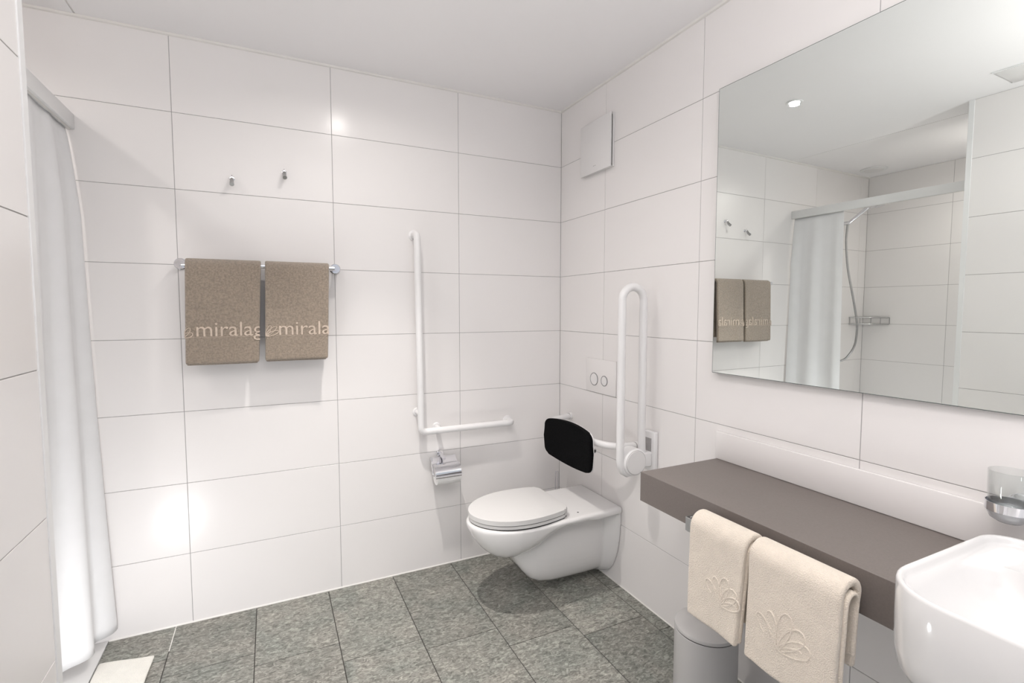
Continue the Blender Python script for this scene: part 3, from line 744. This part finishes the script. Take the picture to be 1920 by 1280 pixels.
def cream_towel(lab, u0, u1, fz, bz, ph, tp_, O, petals, extra):
    t = thing('hand_towel', lab, 'towel', (XTB, (u0+u1)/2, fz), 'cream towels on the counter bar')
    tf = 0.019
    def wf(u, z, q, s): return 0.003*math.sin(u*22+ph+z*5)*q + 0.0015*math.sin(u*53+ph*3)*q
    def P(front, back, r, zt):
        return [(XTB+r*0.62, back), (XTB+r*0.62, zt-0.05)] + [(XTB+r*0.75*math.cos(a) - 0.25*r*(1-math.cos(a))*0.5, zt-0.028+0.028*math.sin(a)) for a in [PI*k/10 for k in range(11)]] + [(XTB-r*0.98, zt-0.09), (XTB-r*1.02, (zt+front)/2), (XTB-r*1.05, front)]
    ztop = 0.766
    prof = P(fz, bz, 0.034, ztop)
    towel(t, 'towel_cloth', M['cream'], 'y', u0, u1, prof, 'y', tf, wf, tp_, 22)
    for r, zt, f2, b2 in extra:
        towel(t, 'inner_fold', M['cream'], 'y', u0-0.004, u1+0.004, P(f2, b2, r, zt), 'y', 0.011, wf, tp_, 16)
    # embossed lotus mark
    def xfun(Y, Z): return XTB - 0.0352 + wf(Y, Z, (ztop-Z)/(ztop-fz), 1) - tf/2 
    def marks(b):
        for ang, ln, wd, s0, s1 in petals:
            pts = []
            for k in range(19):
                s = 2*PI*(s0+(s1-s0)*k/18); a = ln/2*(1-math.cos(s)); c = wd/2*math.sin(s)*(1-0.35*math.cos(s))
                Y = O[0]-(a*math.cos(ang)-c*math.sin(ang)); Z = O[1]+a*math.sin(ang)+c*math.cos(ang)
                pts.append((xfun(Y, Z)+0.0006, Y, Z))
            tube(b, pts, 0.0021, 6)
    part('embossed_lotus', M['cream'], t, marks)
    return t
PET = [(math.radians(77), 0.094, 0.030, 0.02, 0.98), (math.radians(64), 0.070, 0.014, 0.05, 0.55), (math.radians(50), 0.088, 0.034, 0.06, 0.92), (math.radians(28), 0.082, 0.034, 0.03, 0.97), (math.radians(24), 0.060, 0.012, 0.0, 0.5),
       (math.radians(108), 0.080, 0.022, 0.2, 0.8), (math.radians(135), 0.078, 0.024, 0.25, 0.75)]
cream_towel('cream terry hand towel hanging nearest the toilet on the counter bar, lotus mark', -1.612, -1.437, 0.487, 0.520, 0.4, (0.018, 0.004), (-1.545, 0.571), [(a, l*0.82, w*0.9, s0, s1) for a, l, w, s0, s1 in PET], [(0.024, 0.750, 0.492, 0.54)])
cream_towel('cream terry hand towel hanging nearest the basin on the counter bar, lotus mark', -1.838, -1.622, 0.482, 0.575, 2.1, (0.008, 0.006), (-1.709, 0.557), PET, [(0.022, 0.744, 0.492, 0.60)])

# ------------------------------------------------------------------ pedal bin
bx, by, br = -0.196, -1.262, 0.1
t = thing('pedal_bin', 'light grey cylindrical pedal bin with flat lid beside the cream towels', 'bin', (bx, by, 0))
part('bin_body', M['bin'], t, lambda b: lathe(b, [(0, 0.012), (br-0.001, 0.012), (br, 0.016), (br, 0.262), (br-0.002, 0.264), (0, 0.264)], (bx, by, 0), 'z', 64))
part('base_ring', M['dark'], t, lambda b: lathe(b, [(0, 0.0005), (br+0.001, 0.0005), (br+0.002, 0.004), (br+0.001, 0.012), (0, 0.012)], (bx, by, 0), 'z', 64))
part('rim_gap', M['dark'], t, lambda b: lathe(b, [(br-0.004, 0.2635), (br-0.0015, 0.2635), (br-0.0015, 0.2675), (br-0.004, 0.2675)], (bx, by, 0), 'z', 64))
part('lid', M['bin'], t, lambda b: lathe(b, [(0, 0.267), (br, 0.267), (br+0.001, 0.270), (br-0.001, 0.277), (br-0.012, 0.281), (br*0.5, 0.285), (0, 0.287)], (bx, by, 0), 'z', 64))
part('pedal', M['steel'], t, lambda b: box(b, (bx-0.155, by-0.02, 0.010), (bx-0.095, by+0.02, 0.018), 0.003, 2))

# ------------------------------------------------------------------ shower: rail, curtain, hand shower, basket, mat
XR = -2.118
t = thing('curtain_rail', 'white shower curtain rail spanning from partition to back wall', 'curtain rail', (XR, -0.55, 2.0))
part('rail', M['trim'], t, lambda b: box(b, (XR-0.014, YP+0.0005, 1.985), (XR+0.014, -0.0005, 2.040), 0.003, 2))
part('rail_groove', M['caulk'], t, lambda b: box(b, (XR-0.004, YP+0.004, 1.9835), (XR+0.004, -0.004, 1.9855)), False)
def curtain(b):
    nu, nz = 150, 60; zt, zbm = 1.986, 0.055
    g = []
    for j in range(nz+1):
        f = j/nz; z = zt+(zbm-zt)*f; row = []
        for i in range(nu+1):
            s = i/nu
            y = -0.014 - 0.345*s - 0.012*math.sin(s*PI*5+0.4)*f
            edge = 0.046*(min(1, f*6)**0.7)*0.62 + 0.045*f**1.6       # swings out into the room towards the hem
            fold = (0.008+0.010*f)*math.cos(s*PI*4.4+0.35*math.sin(f*3)) + 0.003*math.sin(s*PI*9+1+f*1.5)*(0.7+0.3*f)
            pinch = 0.3+0.7*min(1, f*8)
            x = XR - 0.012 + edge*(1-0.95*min(1, s*1.1)**1.1) + fold*pinch*(0.25+0.75*min(1, s*5)) - 0.055*f*s
            row.append(b.verts.new((x, y, z)))
        g.append(row)
    for r0, r1 in zip(g, g[1:]):
        for i in range(nu): b.faces.new((r0[i], r0[i+1], r1[i+1], r1[i]))
t = thing('shower_curtain', 'white fabric shower curtain gathered against the back wall', 'curtain', (XR, -0.18, 0.055))
o = part('curtain_cloth', M['curtain'], t, curtain, True, 180)
s = o.modifiers.new('thickness', 'SOLIDIFY'); s.thickness = 0.0014; s.offset = 0
HX = -2.69
t = thing('hand_shower', 'chrome hand shower with curved hose, seen in the mirror', 'shower head', (HX, 0, 1.95))
part('slide_rail', M['chrome'], t, lambda b: tube(b, fillet([(HX+0.04, -0.002, 2.06), (HX+0.04, -0.045, 2.06), (HX+0.04, -0.045, 1.15), (HX+0.04, -0.002, 1.15)], 0.012), 0.010, 14))
part('holder', M['chrome'], t, lambda b: tube(b, [(HX+0.04, -0.045, 1.985), (HX, -0.085, 1.990)], 0.013, 14))
hA, hB, hC = Vector((HX, -0.078, 1.985)), Vector((HX-0.01, -0.215, 2.092)), Vector((HX-0.015, -0.315, 2.094))
part('handle', M['chrome'], t, lambda b: tube(b, [hA, hA.lerp(hB, .5), hB], [0.012, 0.013, 0.015], 16))
hd = part('spray_head', M['chrome'], t, lambda b: tube(b, [hB+(hB-hC)*0.05, hB.lerp(hC, .25), hB.lerp(hC, .6), hC], [0.016, 0.034, 0.046, 0.022], 22, True, 0.42))
def hose(b):
    K = [(HX, -0.076, 1.985), (HX, -0.066, 1.86), (HX, -0.085, 1.65), (HX, -0.140, 1.40), (HX, -0.182, 1.18), (HX, -0.165, 1.02), (HX+0.01, -0.10, 0.92), (HX+0.06, -0.045, 0.90), (HX+0.14, -0.05, 0.94)]
    tube(b, fillet(K, 0.09, 6), 0.0075, 12)
part('hose', M['steel'], t, hose)
t = thing('shower_mixer', 'chrome shower mixer behind the curtain', 'mixer', (-2.46, 0, 0.97))
part('mixer_body', M['chrome'], t, lambda b: tube(b, [(-2.52, -0.06, 0.975), (-2.28, -0.06, 0.975)], [0.022, 0.022], 20))
for x in (-2.47, -2.33):
    part('inlet', M['chrome'], t, lambda b: lathe(b, [(0.03, -0.0002), (0.03, -0.008), (0.016, -0.012), (0.016, -0.05)], (x, 0, 0.975), 'y', 24))

bxk, byk, zbk = XS, 0.0, 1.225
t = thing('corner_basket', 'chrome wire corner basket on the shower wall', 'basket', (XS+0.09, -0.09, zbk-0.03))
def wire(b, pts, r=0.003): tube(b, pts, r, 6)
LB = 0.205
for zz, nm in ((zbk+0.028, 'upper_wire'), (zbk-0.026, 'lower_wire')):
    part(nm, M['steel'], t, lambda b: wire(b, fillet([(XS+LB, -0.006, zz), (XS+0.006, -0.006, zz), (XS+0.006, -LB, zz), (XS+LB*0.62, -LB*0.62, zz), (XS+LB, -0.006, zz)], 0.02), 0.0042))
for k in range(1, 6):
    c = LB*k/6
    part('floor_wire', M['steel'], t, lambda b: wire(b, [(XS+c, -0.006, zbk-0.026), (XS+0.006, -c, zbk-0.026)], 0.0026))
for p in ((LB-0.002, 0.008), (0.008, LB-0.002), (LB*0.62, LB*0.62), (LB*0.81, LB*0.32), (LB*0.32, LB*0.81)):
    part('upright_wire', M['steel'], t, lambda b: wire(b, [(XS+p[0], -p[1], zbk-0.026), (XS+p[0], -p[1], zbk+0.028)], 0.0028))

# bath mat on the floor by the tray
def bmat(b):
    nx, ny = 16, 30; x0, x1, y0, y1 = -2.079, -1.902, -0.155, -0.66
    g = []
    for j in range(ny+1):
        row = []
        for i in range(nx+1):
            u, v = i/nx, j/ny
            y = y0+(y1-y0)*v - 0.034*math.sin(u*PI)*(1-v) *0.35 - 0.030*u**2.2*(1-v)*1.0 + 0.010*(1-u)*(1-v)*0
            x = x0+(x1-x0)*u - 0.004*math.sin(v*5)*u
            cx = min(u, 1-u)*(x1-x0); cy = min(v, 1-v)*(y0-y1)
            z = 0.007+0.0025*math.sin(u*5+v*7)
            row.append(b.verts.new((x, y, z)))
        g.append(row)
    for r0, r1 in zip(g, g[1:]):
        for i in range(nx): b.faces.new((r0[i], r0[i+1], r1[i+1], r1[i]))
t = thing('bath_mat', 'folded cream bath mat on the slate floor beside the shower tray', 'bath mat', (-1.99, -0.40, 0))
o = part('mat_cloth', M['mat'], t, bmat, True, 180)
s = o.modifiers.new('thickness', 'SOLIDIFY'); s.thickness = 0.009; s.offset = 0
s = o.modifiers.new('soft', 'SUBSURF'); s.levels = 1; s.render_levels = 2

for o in bpy.data.objects:
    if '_off' in o: del o['_off']
